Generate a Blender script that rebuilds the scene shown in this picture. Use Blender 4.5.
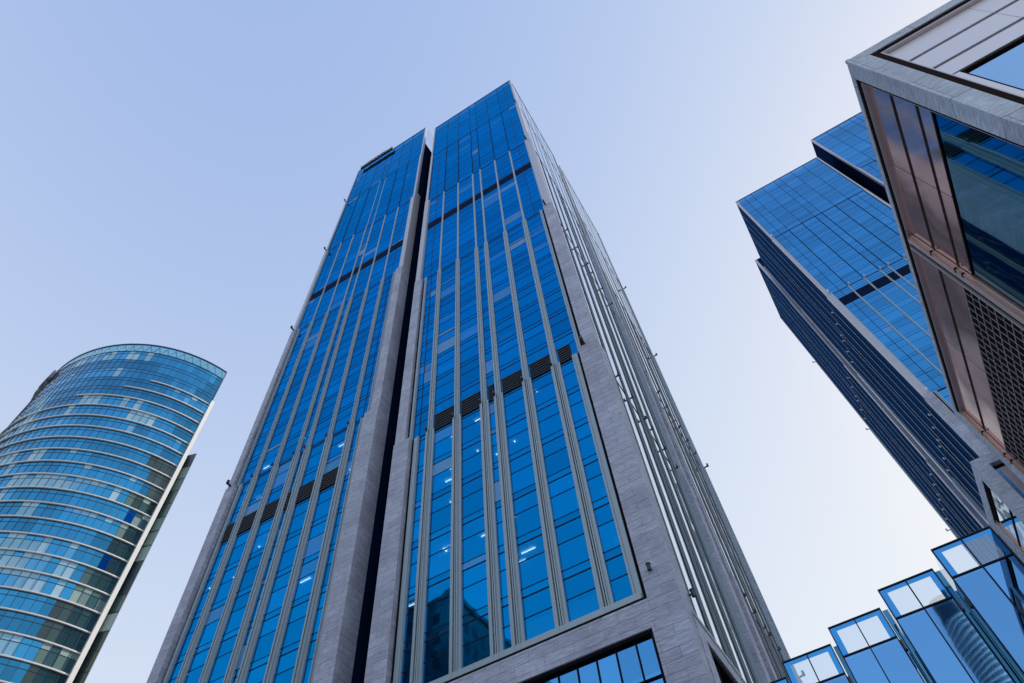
import bpy, math, random
from mathutils import Vector, Matrix
random.seed(7)
sc = bpy.context.scene
for o in list(bpy.data.objects): bpy.data.objects.remove(o)
CAMH = 1.6
# ------------------------------------------------------------------ camera
CR = [[0.8557587665631755, 0.5132467286540885, -0.06522828355973326],
      [-0.4673339394555976, 0.7127276997716375, -0.5230852846440459],
      [-0.22198180664906847, 0.4781182087142333, 0.849780592866599]]
FPX = 683.08
cd = bpy.data.cameras.new('camera'); cam = bpy.data.objects.new('camera', cd); sc.collection.objects.link(cam)
cd.sensor_width = 36.0; cd.lens = FPX * 36 / 1024; cd.clip_start = 0.1; cd.clip_end = 5000
rt, dn, fw = [Vector(r) for r in CR]
m = Matrix((rt, -dn, -fw)).transposed().to_4x4(); m.translation = (0, 0, CAMH)
cam.matrix_world = m
sc.camera = cam
sc.render.resolution_x = 1024; sc.render.resolution_y = 683
def project(p):
    d = Vector(p) - Vector((0, 0, CAMH)); z = d.dot(fw)
    if z < 0.1: return None
    return 512 + FPX * d.dot(rt) / z, 341.5 + FPX * d.dot(dn) / z
# ------------------------------------------------------------------ sky and sun
SUN_AZ, SUN_EL = math.radians(45), math.radians(30)       # azimuth from +Y towards +X
w = bpy.data.worlds.new('World'); sc.world = w; w.use_nodes = True
nt = w.node_tree; bg = nt.nodes['Background']
sky = nt.nodes.new('ShaderNodeTexSky'); sky.sky_type = 'NISHITA'; sky.sun_disc = False
sky.sun_elevation = SUN_EL; sky.sun_rotation = SUN_AZ
sky.altitude = 20; sky.air_density = 1.0; sky.dust_density = 1.0; sky.ozone_density = 2.0
# thin bright city haze: each colour channel of the clear sky is lifted and flattened
bg.inputs[1].default_value = 0.12
sep = nt.nodes.new('ShaderNodeSeparateColor'); cmb = nt.nodes.new('ShaderNodeCombineColor'); nt.links.new(sky.outputs[0], sep.inputs[0])
for ch, (gain, power) in enumerate(((1.63, 0.57), (1.325, 0.463), (1.0, 0.138))):
    pw = nt.nodes.new('ShaderNodeMath'); pw.operation = 'POWER'; pw.inputs[1].default_value = power
    ml = nt.nodes.new('ShaderNodeMath'); ml.operation = 'MULTIPLY'; ml.inputs[1].default_value = gain * 0.12 ** (power - 1)
    nt.links.new(sep.outputs[ch], pw.inputs[0]); nt.links.new(pw.outputs[0], ml.inputs[0]); nt.links.new(ml.outputs[0], cmb.inputs[ch])
# brighter haze low over the city
tcw = nt.nodes.new('ShaderNodeTexCoord'); spz = nt.nodes.new('ShaderNodeSeparateXYZ'); nt.links.new(tcw.outputs['Generated'], spz.inputs[0])
one = nt.nodes.new('ShaderNodeMath'); one.operation = 'SUBTRACT'; one.use_clamp = True; one.inputs[0].default_value = 1.0; nt.links.new(spz.outputs[2], one.inputs[1])
hz = nt.nodes.new('ShaderNodeMath'); hz.operation = 'POWER'; hz.inputs[1].default_value = 1.12; nt.links.new(one.outputs[0], hz.inputs[0])
mxh = nt.nodes.new('ShaderNodeMix'); mxh.data_type = 'RGBA'; mxh.inputs[7].default_value = (0.84 / 0.12, 0.88 / 0.12, 0.95 / 0.12, 1)
nt.links.new(hz.outputs[0], mxh.inputs[0]); nt.links.new(cmb.outputs[0], mxh.inputs[6])
nt.links.new(mxh.outputs[2], bg.inputs[0])
sl = bpy.data.lights.new('sun', 'SUN'); so = bpy.data.objects.new('sun', sl); sc.collection.objects.link(so)
sl.energy = 3.6; sl.angle = math.radians(0.55); sl.color = (1.0, 0.93, 0.84)
sd = Vector((math.sin(SUN_AZ) * math.cos(SUN_EL), math.cos(SUN_AZ) * math.cos(SUN_EL), math.sin(SUN_EL)))
so.rotation_euler = sd.to_track_quat('Z', 'Y').to_euler()
vs = sc.view_settings; vs.view_transform = 'Standard'; vs.look = 'None'; vs.exposure = 0.0; vs.gamma = 1.0
vs.use_curve_mapping = False
sc.render.engine = 'CYCLES'
sc.cycles.max_bounces = 8; sc.cycles.transparent_max_bounces = 12; sc.cycles.glossy_bounces = 5
sc.cycles.diffuse_bounces = 3
# ------------------------------------------------------------------ materials
def newmat(name):
    mt = bpy.data.materials.new(name); mt.use_nodes = True
    n = mt.node_tree.nodes; b = n['Principled BSDF']
    return mt, n, mt.node_tree.links, b
def plain(name, col, rough=0.5, metal=0.0, var=0.12, vscale=1.5, emit=None, bump=0.0, bscale=20, spec=0.5):
    mt, n, l, b = newmat(name); b.inputs['Specular IOR Level'].default_value = spec
    tc = n.new('ShaderNodeTexCoord'); nz = n.new('ShaderNodeTexNoise'); nz.inputs['Scale'].default_value = vscale
    nz.inputs['Detail'].default_value = 6
    l.new(tc.outputs['Object'], nz.inputs['Vector'])
    mx = n.new('ShaderNodeMix'); mx.data_type = 'RGBA'
    mx.inputs[6].default_value = (*[c * (1 - var) for c in col], 1); mx.inputs[7].default_value = (*[min(1, c * (1 + var)) for c in col], 1)
    l.new(nz.outputs['Fac'], mx.inputs[0]); l.new(mx.outputs[2], b.inputs['Base Color'])
    b.inputs['Roughness'].default_value = rough; b.inputs['Metallic'].default_value = metal
    if emit:
        b.inputs['Emission Color'].default_value = (*col, 1); b.inputs['Emission Strength'].default_value = emit
    if bump:
        n2 = n.new('ShaderNodeTexNoise'); n2.inputs['Scale'].default_value = bscale; n2.inputs['Detail'].default_value = 4
        l.new(tc.outputs['Object'], n2.inputs['Vector'])
        bp = n.new('ShaderNodeBump'); bp.inputs['Strength'].default_value = bump; bp.inputs['Distance'].default_value = 0.05
        l.new(n2.outputs['Fac'], bp.inputs['Height']); l.new(bp.outputs[0], b.inputs['Normal'])
    return mt
def stone(name, col, bw=1.2, bh=0.85, joint=0.012, ripple=0.5, rscale=(2.2, 5.0), dark=0.45):
    """granite slabs: joints from a brick texture in metres, split-face ripples"""
    mt, n, l, b = newmat(name)
    uv = n.new('ShaderNodeUVMap')
    br = n.new('ShaderNodeTexBrick'); br.inputs['Scale'].default_value = 1.0
    br.inputs['Brick Width'].default_value = bw; br.inputs['Row Height'].default_value = bh
    br.inputs['Mortar Size'].default_value = joint; br.inputs['Mortar Smooth'].default_value = 0.1
    br.inputs['Color1'].default_value = (*[c * 0.9 for c in col], 1); br.inputs['Color2'].default_value = (*[c * 1.1 for c in col], 1)
    br.inputs['Mortar'].default_value = (*[c * dark for c in col], 1)
    l.new(uv.outputs[0], br.inputs['Vector'])
    mp = n.new('ShaderNodeMapping'); mp.inputs['Scale'].default_value = (rscale[0], rscale[1], 1); l.new(uv.outputs[0], mp.inputs['Vector'])
    nz = n.new('ShaderNodeTexNoise'); nz.inputs['Scale'].default_value = 1.0; nz.inputs['Detail'].default_value = 5; nz.inputs['Roughness'].default_value = 0.6
    l.new(mp.outputs[0], nz.inputs['Vector'])
    st = n.new('ShaderNodeTexNoise'); st.inputs['Scale'].default_value = 0.35; st.inputs['Detail'].default_value = 4; l.new(uv.outputs[0], st.inputs['Vector'])
    rp = n.new('ShaderNodeMapRange'); rp.inputs[1].default_value = 0.3; rp.inputs[2].default_value = 0.75; rp.inputs[3].default_value = 1.12; rp.inputs[4].default_value = 0.8
    l.new(st.outputs['Fac'], rp.inputs[0])
    rp2 = n.new('ShaderNodeMapRange'); rp2.inputs[1].default_value = 0.3; rp2.inputs[2].default_value = 0.7; rp2.inputs[3].default_value = 0.72; rp2.inputs[4].default_value = 1.2
    l.new(nz.outputs['Fac'], rp2.inputs[0])
    mu = n.new('ShaderNodeMath'); mu.operation = 'MULTIPLY'; l.new(rp.outputs[0], mu.inputs[0]); l.new(rp2.outputs[0], mu.inputs[1])
    sc_ = n.new('ShaderNodeVectorMath'); sc_.operation = 'SCALE'; l.new(br.outputs['Color'], sc_.inputs[0]); l.new(mu.outputs[0], sc_.inputs['Scale'])
    l.new(sc_.outputs[0], b.inputs['Base Color'])
    ad = n.new('ShaderNodeMath'); ad.operation = 'SUBTRACT'; l.new(nz.outputs['Fac'], ad.inputs[0]); l.new(br.outputs['Fac'], ad.inputs[1])
    bp = n.new('ShaderNodeBump'); bp.inputs['Strength'].default_value = ripple; bp.inputs['Distance'].default_value = 0.08
    l.new(ad.outputs[0], bp.inputs['Height']); l.new(bp.outputs[0], b.inputs['Normal'])
    b.inputs['Roughness'].default_value = 0.7
    return mt
def glass(name, base, trans=(0.1, 0.35, 0.6), opac=0.78, rough=0.015, tilt=0.006, wave=0.02, wscale=0.5, jitter=0.12, blind=None):
    """coated curtain-wall glass: tinted mirror over a tinted see-through pane; each pane carries its own random UV"""
    mt, n, l, b = newmat(name)
    out = n['Material Output']
    uv = n.new('ShaderNodeUVMap'); sp = n.new('ShaderNodeSeparateXYZ'); l.new(uv.outputs[0], sp.inputs[0])
    b.inputs['Metallic'].default_value = 1.0; b.inputs['Roughness'].default_value = rough
    mr = n.new('ShaderNodeMapRange'); mr.inputs[3].default_value = 1 - jitter; mr.inputs[4].default_value = 1 + jitter; l.new(sp.outputs[0], mr.inputs[0])
    vm = n.new('ShaderNodeVectorMath'); vm.operation = 'SCALE'; vm.inputs[0].default_value = base; l.new(mr.outputs[0], vm.inputs['Scale'])
    l.new(vm.outputs[0], b.inputs['Base Color'])
    # pane tilt + roller wave
    geo = n.new('ShaderNodeNewGeometry'); tc = n.new('ShaderNodeTexCoord')
    nz = n.new('ShaderNodeTexNoise'); nz.inputs['Scale'].default_value = wscale; nz.inputs['Detail'].default_value = 1.5; l.new(tc.outputs['Object'], nz.inputs['Vector'])
    c1 = n.new('ShaderNodeVectorMath'); c1.operation = 'SUBTRACT'; c1.inputs[1].default_value = (0.5, 0.5, 0.5); l.new(nz.outputs['Color'], c1.inputs[0])
    c2 = n.new('ShaderNodeVectorMath'); c2.operation = 'SCALE'; c2.inputs['Scale'].default_value = wave; l.new(c1.outputs[0], c2.inputs[0])
    wn = n.new('ShaderNodeTexWhiteNoise'); wn.noise_dimensions = '2D'; l.new(uv.outputs[0], wn.inputs['Vector'])
    c3 = n.new('ShaderNodeVectorMath'); c3.operation = 'SUBTRACT'; c3.inputs[1].default_value = (0.5, 0.5, 0.5); l.new(wn.outputs['Color'], c3.inputs[0])
    c4 = n.new('ShaderNodeVectorMath'); c4.operation = 'SCALE'; c4.inputs['Scale'].default_value = tilt; l.new(c3.outputs[0], c4.inputs[0])
    a1 = n.new('ShaderNodeVectorMath'); l.new(geo.outputs['Normal'], a1.inputs[0]); l.new(c2.outputs[0], a1.inputs[1])
    a2 = n.new('ShaderNodeVectorMath'); l.new(a1.outputs[0], a2.inputs[0]); l.new(c4.outputs[0], a2.inputs[1])
    a3 = n.new('ShaderNodeVectorMath'); a3.operation = 'NORMALIZE'; l.new(a2.outputs[0], a3.inputs[0]); l.new(a3.outputs[0], b.inputs['Normal'])
    surf = b.outputs[0]
    if blind:
        # panes with a drawn blind or a pale interior right behind the glass
        lo, hi, colb, colm = blind
        df = n.new('ShaderNodeBsdfDiffuse')
        cm = n.new('ShaderNodeMix'); cm.data_type = 'RGBA'; cm.inputs[6].default_value = (*colb, 1); cm.inputs[7].default_value = (*colm, 1)
        l.new(sp.outputs[1], cm.inputs[0]); l.new(cm.outputs[2], df.inputs['Color'])
        gt = n.new('ShaderNodeMapRange'); gt.inputs[1].default_value = lo; gt.inputs[2].default_value = hi; l.new(sp.outputs[0], gt.inputs[0])
        gm = n.new('ShaderNodeMath'); gm.operation = 'MULTIPLY'; gm.inputs[1].default_value = 0.72; l.new(gt.outputs[0], gm.inputs[0])
        ms = n.new('ShaderNodeMixShader'); l.new(gm.outputs[0], ms.inputs[0]); l.new(b.outputs[0], ms.inputs[1]); l.new(df.outputs[0], ms.inputs[2])
        surf = ms.outputs[0]
    if opac < 1:
        tr = n.new('ShaderNodeBsdfTransparent'); tr.inputs['Color'].default_value = (*trans, 1)
        ms = n.new('ShaderNodeMixShader'); ms.inputs[0].default_value = opac
        l.new(tr.outputs[0], ms.inputs[1]); l.new(surf, ms.inputs[2]); surf = ms.outputs[0]
    l.new(surf, out.inputs['Surface'])
    return mt
M = {}
M['glass'] = glass('tower_glass', (0.0, 0.285, 0.71), opac=0.70, trans=(0.3, 0.6, 0.85), blind=(0.82, 0.93, (0.15, 0.42, 0.76), (0.36, 0.60, 0.88)), jitter=0.26, tilt=0.009)
M['glass'].node_tree.nodes['Principled BSDF'].inputs['Specular Tint'].default_value = (0.25, 0.7, 1.0, 1)
M['glass_far'] = glass('hazy_far_tower_glass', (0.06, 0.345, 0.71), opac=0.82, trans=(0.2, 0.5, 0.75), jitter=0.18, blind=(0.86, 0.96, (0.20, 0.36, 0.62), (0.36, 0.52, 0.78)))  # paler than the near tower's glass: distance haze put into the base colour
M['side_glass'] = glass('tower_side_glass', (0.40, 0.55, 0.72), opac=0.97)  # pale base stands in for the grazing sky reflection on this face
M['navy_glass'] = plain('navy_shaded_side_glass', (0.008, 0.040, 0.125), 0.25, 0.0, var=0.25, vscale=0.15)  # shade on the right tower's side put into the base colour
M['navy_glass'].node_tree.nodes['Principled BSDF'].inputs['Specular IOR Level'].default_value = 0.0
M['navy_fin'] = plain('navy_fin_shade', (0.006, 0.020, 0.055), 0.7, spec=0.0)  # shade painted as navy, on and beside the side fins
M['gap_glass'] = plain('dark_recess_glass', (0.005, 0.016, 0.055), 0.4, 0.0, var=0.3, vscale=0.2, spec=0.0)  # dark reflections inside the slot put into the colour, no mirror
M['bar'] = plain('dark_transom_metal', (0.006, 0.016, 0.045), 0.6, 0.0, spec=0.12)
M['black'] = plain('black_shadow_gap', (0.008, 0.008, 0.010), 0.8, spec=0.08)
M['stone'] = stone('tower_granite', (0.425, 0.465, 0.60), 1.9, 0.62, 0.010, 0.8, (1.6, 9.0))
M['fin'] = plain('grey_green_aluminium', (0.33, 0.42, 0.48), 0.42, 0.3, var=0.08)
M['fin_side'] = plain('side_fin_aluminium', (0.23, 0.27, 0.30), 0.45, 0.2, var=0.08)
M['fin_blue'] = plain('slim_blue_grey_aluminium', (0.28, 0.36, 0.42), 0.4, 0.4, var=0.08)
M['white'] = plain('white_painted_metal', (0.80, 0.79, 0.76), 0.45, var=0.04)
M['lamp'] = plain('floodlight_housing', (0.03, 0.035, 0.045), 0.4, 0.3)
M['slab'] = plain('pale_ceiling_board', (0.55, 0.55, 0.55), 0.9)
M['core'] = plain('dim_interior_wall', (0.10, 0.10, 0.11), 0.9)
M['light'] = plain('ceiling_tube_light', (1.0, 0.98, 0.93), 0.5, emit=5.0, var=0)
M['blind'] = plain('white_roller_blind', (0.75, 0.75, 0.78), 0.9, var=0.05)
M['concrete'] = plain('roof_concrete', (0.32, 0.32, 0.33), 0.9)
M['sign'] = plain('sign_letter_metal', (0.03, 0.035, 0.06), 0.4, 0.3)
M['sign_pale'] = plain('sign_letter_face', (0.42, 0.40, 0.48), 0.5)
# ------------------------------------------------------------------ mesh builder
COL = sc.collection
class MB:
    def __init__(s): s.v = []; s.f = []; s.m = []; s.uv = []
    def quad(s, pts, mi=0, uv=None):
        i = len(s.v); s.v += [tuple(p) for p in pts]; s.f.append(tuple(range(i, i + len(pts)))); s.m.append(mi)
        if uv is None:
            a = Vector(pts[1]) - Vector(pts[0]); b = Vector(pts[2]) - Vector(pts[1]); nn = a.cross(b)
            ax = max(range(3), key=lambda k: abs(nn[k]))
            uv = [((p[1], p[2]) if ax == 0 else (p[0], p[2]) if ax == 1 else (p[0], p[1])) for p in pts]
        elif isinstance(uv, tuple): uv = [uv] * len(pts)
        s.uv.append(uv)
    def box(s, x0, x1, y0, y1, z0, z1, mi=0, skip=''):
        if x0 > x1: x0, x1 = x1, x0
        if y0 > y1: y0, y1 = y1, y0
        if z0 > z1: z0, z1 = z1, z0
        A = [(x0, y0, z0), (x1, y0, z0), (x1, y1, z0), (x0, y1, z0), (x0, y0, z1), (x1, y0, z1), (x1, y1, z1), (x0, y1, z1)]
        for q in ((3, 2, 1, 0), (4, 5, 6, 7), (0, 1, 5, 4), (1, 2, 6, 5), (2, 3, 7, 6), (3, 0, 4, 7)):
            s.quad([A[k] for k in q], mi)
    def prism(s, poly, z0, z1, mi=0):
        n = len(poly)
        for i in range(n):
            a, b = poly[i], poly[(i + 1) % n]
            s.quad([(a[0], a[1], z0), (b[0], b[1], z0), (b[0], b[1], z1), (a[0], a[1], z1)], mi)
        s.quad([(p[0], p[1], z1) for p in poly], mi); s.quad([(p[0], p[1], z0) for p in reversed(poly)], mi)
    def tube(s, a, b, r, n=8, mi=0):
        a = Vector(a); b = Vector(b); d = (b - a).normalized(); u = d.orthogonal().normalized(); v = d.cross(u)
        ra = [a + (u * math.cos(t) + v * math.sin(t)) * r for t in [2 * math.pi * k / n for k in range(n)]]
        rb = [p + (b - a) for p in ra]
        for k in range(n): s.quad([ra[k], ra[(k + 1) % n], rb[(k + 1) % n], rb[k]], mi)
        s.quad(list(reversed(ra)), mi); s.quad(rb, mi)
    def build(s, name, mats, parent=None, bevel=0):
        if not s.f: return None
        o0 = parent['_org'] if parent is not None and '_org' in parent else (0, 0, 0)
        me = bpy.data.meshes.new(name)
        me.from_pydata([(p[0] - o0[0], p[1] - o0[1], p[2] - o0[2]) for p in s.v], [], s.f)
        if not isinstance(mats, (list, tuple)): mats = [mats]
        for mt in mats: me.materials.append(mt)
        me.polygons.foreach_set('material_index', s.m)
        ul = me.uv_layers.new(name='UVMap')
        flat = [c for f in s.uv for p in f for c in p]
        ul.data.foreach_set('uv', flat)
        me.update()
        o = bpy.data.objects.new(name, me); COL.objects.link(o)
        if parent is not None: o.parent = parent; o['_org'] = o0
        if bevel:
            md = o.modifiers.new('bevel', 'BEVEL'); md.width = bevel; md.segments = 2; md.limit_method = 'ANGLE'
        return o
def thing(name, label, cat, loc, group=None):
    o = bpy.data.objects.new(name, None); COL.objects.link(o); o.location = loc; o['_org'] = tuple(loc)
    o['label'] = label; o['category'] = cat
    if group: o['group'] = group
    return o
def structure(o): o['kind'] = 'structure'; return o
def area_in_frame(quad):
    ps = [project(p) for p in quad]
    if any(p is None for p in ps): return 0
    cx = sum(p[0] for p in ps) / len(ps); cy = sum(p[1] for p in ps) / len(ps)
    if not (-5 < cx < 1029 and -5 < cy < 688): return 0
    return abs(sum(ps[i][0] * ps[(i + 1) % len(ps)][1] - ps[(i + 1) % len(ps)][0] * ps[i][1] for i in range(len(ps)))) / 2
def emit_parts(name, items, mats, parent, limit=100, kinds=None):
    """items: (visible area, draw function). The largest ones become parts of their own, the rest one stuff part."""
    items = sorted(items, key=lambda t: -t[0])
    for a, fn in items[:limit]:
        mb = MB(); fn(mb); mb.build(name, mats, parent)
    if items[limit:]:
        mb = MB()
        for a, fn in items[limit:]: fn(mb)
        o = mb.build(name, mats, parent); o['kind'] = 'stuff'
# ------------------------------------------------------------------ ground
def sheet(name, x0, x1, y0, y1, z, mat):
    mb = MB(); mb.quad([(x0, y0, z), (x1, y0, z), (x1, y1, z), (x0, y1, z)]); return structure(mb.build(name, mat))
sheet('ground', -2500, 2500, -2500, 2500, 0, plain('ground_grey', (0.30, 0.30, 0.29), 0.95, vscale=0.02))
sheet('pavement', -60, 30, -8, 32, 0.12, stone('granite_paving', (0.45, 0.44, 0.43), 0.9, 0.6, 0.008, 0.15))
sheet('road', -400, 400, -22, -8.3, 0.004, plain('asphalt', (0.05, 0.05, 0.052), 0.9, bump=0.3))
mb = MB(); mb.box(-60, 30, -8.3, -8.0, 0, 0.14); structure(mb.build('kerb', plain('kerb_stone', (0.3, 0.3, 0.3), 0.9)))
mb = MB()
for k in range(-12, 12): mb.quad([(k * 8, -15.2, 0.008), (k * 8 + 4, -15.2, 0.008), (k * 8 + 4, -15.05, 0.008), (k * 8, -15.05, 0.008)])
structure(mb.build('road_marking', plain('road_paint', (0.8, 0.8, 0.78), 0.7)))

# ------------------------------------------------------------------ twin office towers
FH = 4.262
W1, GAP = 20.9, 2.8
ZPAR = [  # bottom zone first: corner stone, gap stone, frame, mullion width, pier projection, mullion projection
    dict(cw=1.30, gw=1.75, fr=0.78, mw=0.90, pd=0.55, md=0.32, kind='double'),
    dict(cw=0.80, gw=1.15, fr=0.60, mw=0.60, pd=0.42, md=0.25, kind='single'),
    dict(cw=0.60, gw=0.75, fr=0.12, mw=0.29, pd=0.32, md=0.16, kind='slim'),
    dict(cw=0.40, gw=0.45, fr=0.06, mw=0.13, pd=0.22, md=0.05, kind='thin'),
    dict(cw=0.28, gw=0.32, fr=0.05, mw=0.07, pd=0.15, md=0.02, kind='line')]
MOFF = [-6.64, -3.70, -0.75, 0.75, 3.70, 6.64]
def lampbody(mb, P, s, n, z, k=1.0):
    """one closed outline swept sideways: bracket arm with a tilted lamp head"""
    prof = [(0, 0), (.30, .06), (.40, .02), (.52, .08), (.50, .40), (.34, .42), (.33, .14), (0, .08)]
    a = [P(s - .07 * k, n + p * k, z + q * k) for p, q in prof]; b = [P(s + .07 * k, n + p * k, z + q * k) for p, q in prof]
    m_ = len(prof)
    for i in range(m_): j = (i + 1) % m_; mb.quad([a[i], a[j], b[j], b[i]])
    mb.quad(a); mb.quad(list(reversed(b)))
def tower(root, Xc, Yc, mir, blocks, base_floor, bottom, louvre, band, glassmat, sidemat, vis_z=0, shady=False):
    """mir=+1: building runs to -X from its corner, side face looks to +X; mir=-1 mirrored.
    blocks: front near, front far, side near, side far, each a list of zone levels from bottom to top."""
    def Pf(s, n, z): return (Xc - mir * s, Yc - n, z)
    def Ps(s, n, z): return (Xc + mir * n, Yc + s, z)
    wins, swins, mulls, smulls, lamps = [], [], [], [], []
    tops = []
    for bi, lev in enumerate(blocks):
        P = Pf if bi < 2 else Ps
        front = bi < 2
        far = bi % 2 == 1
        s0 = 0 if not far else W1 + GAP
        s1 = s0 + W1 + (0.6 if (far and not front) else 0)
        c = (s0 + s1) / 2
        gm = 0
        tops.append(lev[-1])
        def BX(mb, sa, sb, na, nb, za, zb, mi=0, P=P):
            a = P(sa, na, za); b = P(sb, nb, zb); mb.box(a[0], b[0], a[1], b[1], za, zb, mi)
        corner_hi = far
        nz = len(lev) - 1
        for zi in range(nz):
            zp = ZPAR[zi]; za, zb = lev[zi], lev[zi + 1]
            lo_w = zp['gw'] if corner_hi else zp['cw']; hi_w = zp['cw'] if corner_hi else zp['gw']
            ga, gb = s0 + lo_w + zp['fr'] + 0.06, s1 - hi_w - zp['fr'] - 0.06
            stone_m = M['stone'] if zi < 2 else M['fin_pier']
            # piers
            if not (not far and not front):          # near corner pier is built once, with the front face
                pass
            dz = 0.0
            for lo in (True, False):
                wdt = lo_w if lo else hi_w
                is_corner = (lo != corner_hi)
                if is_corner and not far:
                    if not front: continue
                    a = (Xc + mir * zp['pd'], Yc - zp['pd']); b = (Xc - mir * wdt, Yc + wdt)
                    mb = MB(); mb.box(a[0], b[0], a[1], b[1], za, zb)
                else:
                    mb = MB()
                    depth = -1.3 if not is_corner else -wdt
                    if lo: BX(mb, s0, s0 + wdt, depth, zp['pd'], za, zb)
                    else: BX(mb, s1 - wdt, s1, depth, zp['pd'], za, zb)
                mb.build('stone_pier' if zi < 2 else 'metal_pier', stone_m, root, bevel=0.04 if zi < 2 else (0.12 if zi == 2 else 0.03))
                # black shadow gap and metal frame beside the pier
                mb = MB(); GP = (0.30 if zi < 2 and front else 0.06)
                if lo:
                    BX(mb, s0 + wdt, s0 + wdt + GP, -0.1, 0.02, za, zb, 1)
                    if zp['fr'] > 0.1:
                        BX(mb, s0 + wdt + GP + .003, ga, -0.1, 0.16, za, zb, 0)
                        BX(mb, ga - 0.16, ga - 0.08, 0.163, 0.26, za, zb, 0)
                else:
                    BX(mb, s1 - wdt - GP, s1 - wdt, -0.1, 0.02, za, zb, 1)
                    if zp['fr'] > 0.1:
                        BX(mb, gb, s1 - wdt - GP - .003, -0.1, 0.16, za, zb, 0)
                        BX(mb, gb + 0.08, gb + 0.16, 0.163, 0.26, za, zb, 0)
                mb.build('edge_frame', [M['fin'], M['black']], root)
                # floodlight on the ledge at the top of the pier
                if zi < nz - 1 and is_corner:
                    sm = (s0 + wdt * 0.5) if lo else (s1 - wdt * 0.5)
                    def lampfn(mb, sm=sm, zb=zb, P=P, zp=zp, n0=ZPAR[zi + 1]['pd']):
                        lampbody(mb, P, sm, n0, zb, 1.5)
                    lamps.append((area_in_frame([P(sm - 1, 0, zb), P(sm + 1, 0, zb), P(sm + 1, 0, zb + 1), P(sm - 1, 0, zb + 1)]) + 5, lampfn))
            def sidefin(mb, o, k, za, zb, BX):
                # the sides carry shallower fins: a low plate and one blade
                wd, hp, hb = {'double': (.28, .045, .168), 'single': (.22, .045, .14), 'slim': (.15, .04, .11), 'thin': (.07, .03, .06), 'line': (.03, .02, .03)}[k]
                if shady: hb *= 1.5
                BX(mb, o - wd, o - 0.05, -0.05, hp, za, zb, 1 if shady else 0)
                if not shady and wd > .1: BX(mb, o - wd - .20, o - wd - .002, -0.05, .012, za, zb, 1)  # navy strip painted for the fin's shadow and reflection in the glass
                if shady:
                    BX(mb, o - 0.05, o + 0.05, -0.05, hb * .5, za, zb, 1); BX(mb, o - 0.05, o + 0.05, hb * .5 + .002, hb, za, zb, 0)  # inner half of the blade painted in shade navy, outer half light
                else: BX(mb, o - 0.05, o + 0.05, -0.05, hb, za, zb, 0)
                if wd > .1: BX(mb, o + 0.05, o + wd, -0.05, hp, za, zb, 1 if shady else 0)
            # mullions
            centers = [c + o for o in MOFF]
            half = []
            gs = (s0 + lo_w, c + MOFF[0]) if corner_hi else (c + MOFF[-1], s1 - hi_w)
            cs = (c + MOFF[-1], s1 - hi_w) if corner_hi else (s0 + lo_w, c + MOFF[0])
            if zi in (1, 2, 3): half.append(sum(gs) / 2)
            if zi >= 2: half.append(sum(cs) / 2)
            fl0 = base_floor + FH * math.floor((za - base_floor) / FH)
            for o in centers:
                def mfn(mb, o=o, zp=zp, za=za, zb=zb, BX=BX, fl0=fl0, front=front, far=far, c=c, sidefin=sidefin):
                    k = zp['kind']; wd = zp['mw'] / 2; md = zp['md']
                    if not front: return sidefin(mb, o, k, za, zb, BX)
                    if k == 'double':
                        BX(mb, o - wd, o - 0.12, -0.05, 0.17, za, zb, 0); BX(mb, o + 0.12, o + wd, -0.05, 0.17, za, zb, 0)
                        BX(mb, o - 0.12, o + 0.12, -0.05, 0.06, za, zb, 1)
                        BX(mb, o - 0.21, o - 0.13, 0.173, md, za, zb, 0); BX(mb, o + 0.13, o + 0.21, 0.173, md, za, zb, 0)
                        BX(mb, o - 0.04, o + 0.04, 0.063, md - 0.05, za, zb, 0)
                    elif k == 'single':
                        BX(mb, o - wd, o + wd, -0.05, 0.14, za, zb, 0)
                        BX(mb, o - 0.17, o - 0.09, 0.143, md, za, zb, 0); BX(mb, o + 0.09, o + 0.17, 0.143, md, za, zb, 0)
                    elif k == 'slim':
                        BX(mb, o - wd, o + wd, -0.05, 0.10, za, zb, 0); BX(mb, o - 0.05, o + 0.05, 0.103, md, za, zb, 0)
                    elif k == 'thin':
                        BX(mb, o - wd, o + wd, -0.05, md, za, zb, 1 if abs(o - c) > 3 or not far else 0)
                    else:
                        BX(mb, o - wd, o + wd, -0.05, md, za, zb, 1)
                    if k in ('double', 'single', 'slim'):       # open joints at every floor
                        z = fl0
                        while z < zb - 0.3:
                            if z > za + 0.3: BX(mb, o - wd - 0.006, o + wd + 0.006, -0.03, md * 0.45, z - 0.025, z + 0.025, 1)
                            z += FH
                (mulls if front else smulls).append((area_in_frame([P(o - zp['mw'], 0, za), P(o + zp['mw'], 0, za), P(o + zp['mw'], 0, zb), P(o - zp['mw'], 0, zb)]), mfn))
                if zi < (2 if not shady else 3) and (zi < 1 or not front or shady):
                    def capfn(mb, o=o, zp=zp, zb=zb, P=P):
                        lampbody(mb, P, o + 0.3, 0.0, zb)
                    lamps.append((area_in_frame([P(o - 0.5, 0, zb), P(o + 0.5, 0, zb), P(o + 0.5, 0, zb + 1), P(o - 0.5, 0, zb + 1)]), capfn))
            # windows: one unit per bay and floor, with its own transoms
            hw = zp['mw'] / 2
            edges = [ga] + [e for o in centers for e in (o - hw, o + hw)] + [gb]
            bays = [(edges[2 * i], edges[2 * i + 1]) for i in range(7)]
            z = fl0
            bth = 0.055 if zi < 2 else 0.04; bpr = 0.02 if zi < 2 else 0.008
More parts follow.
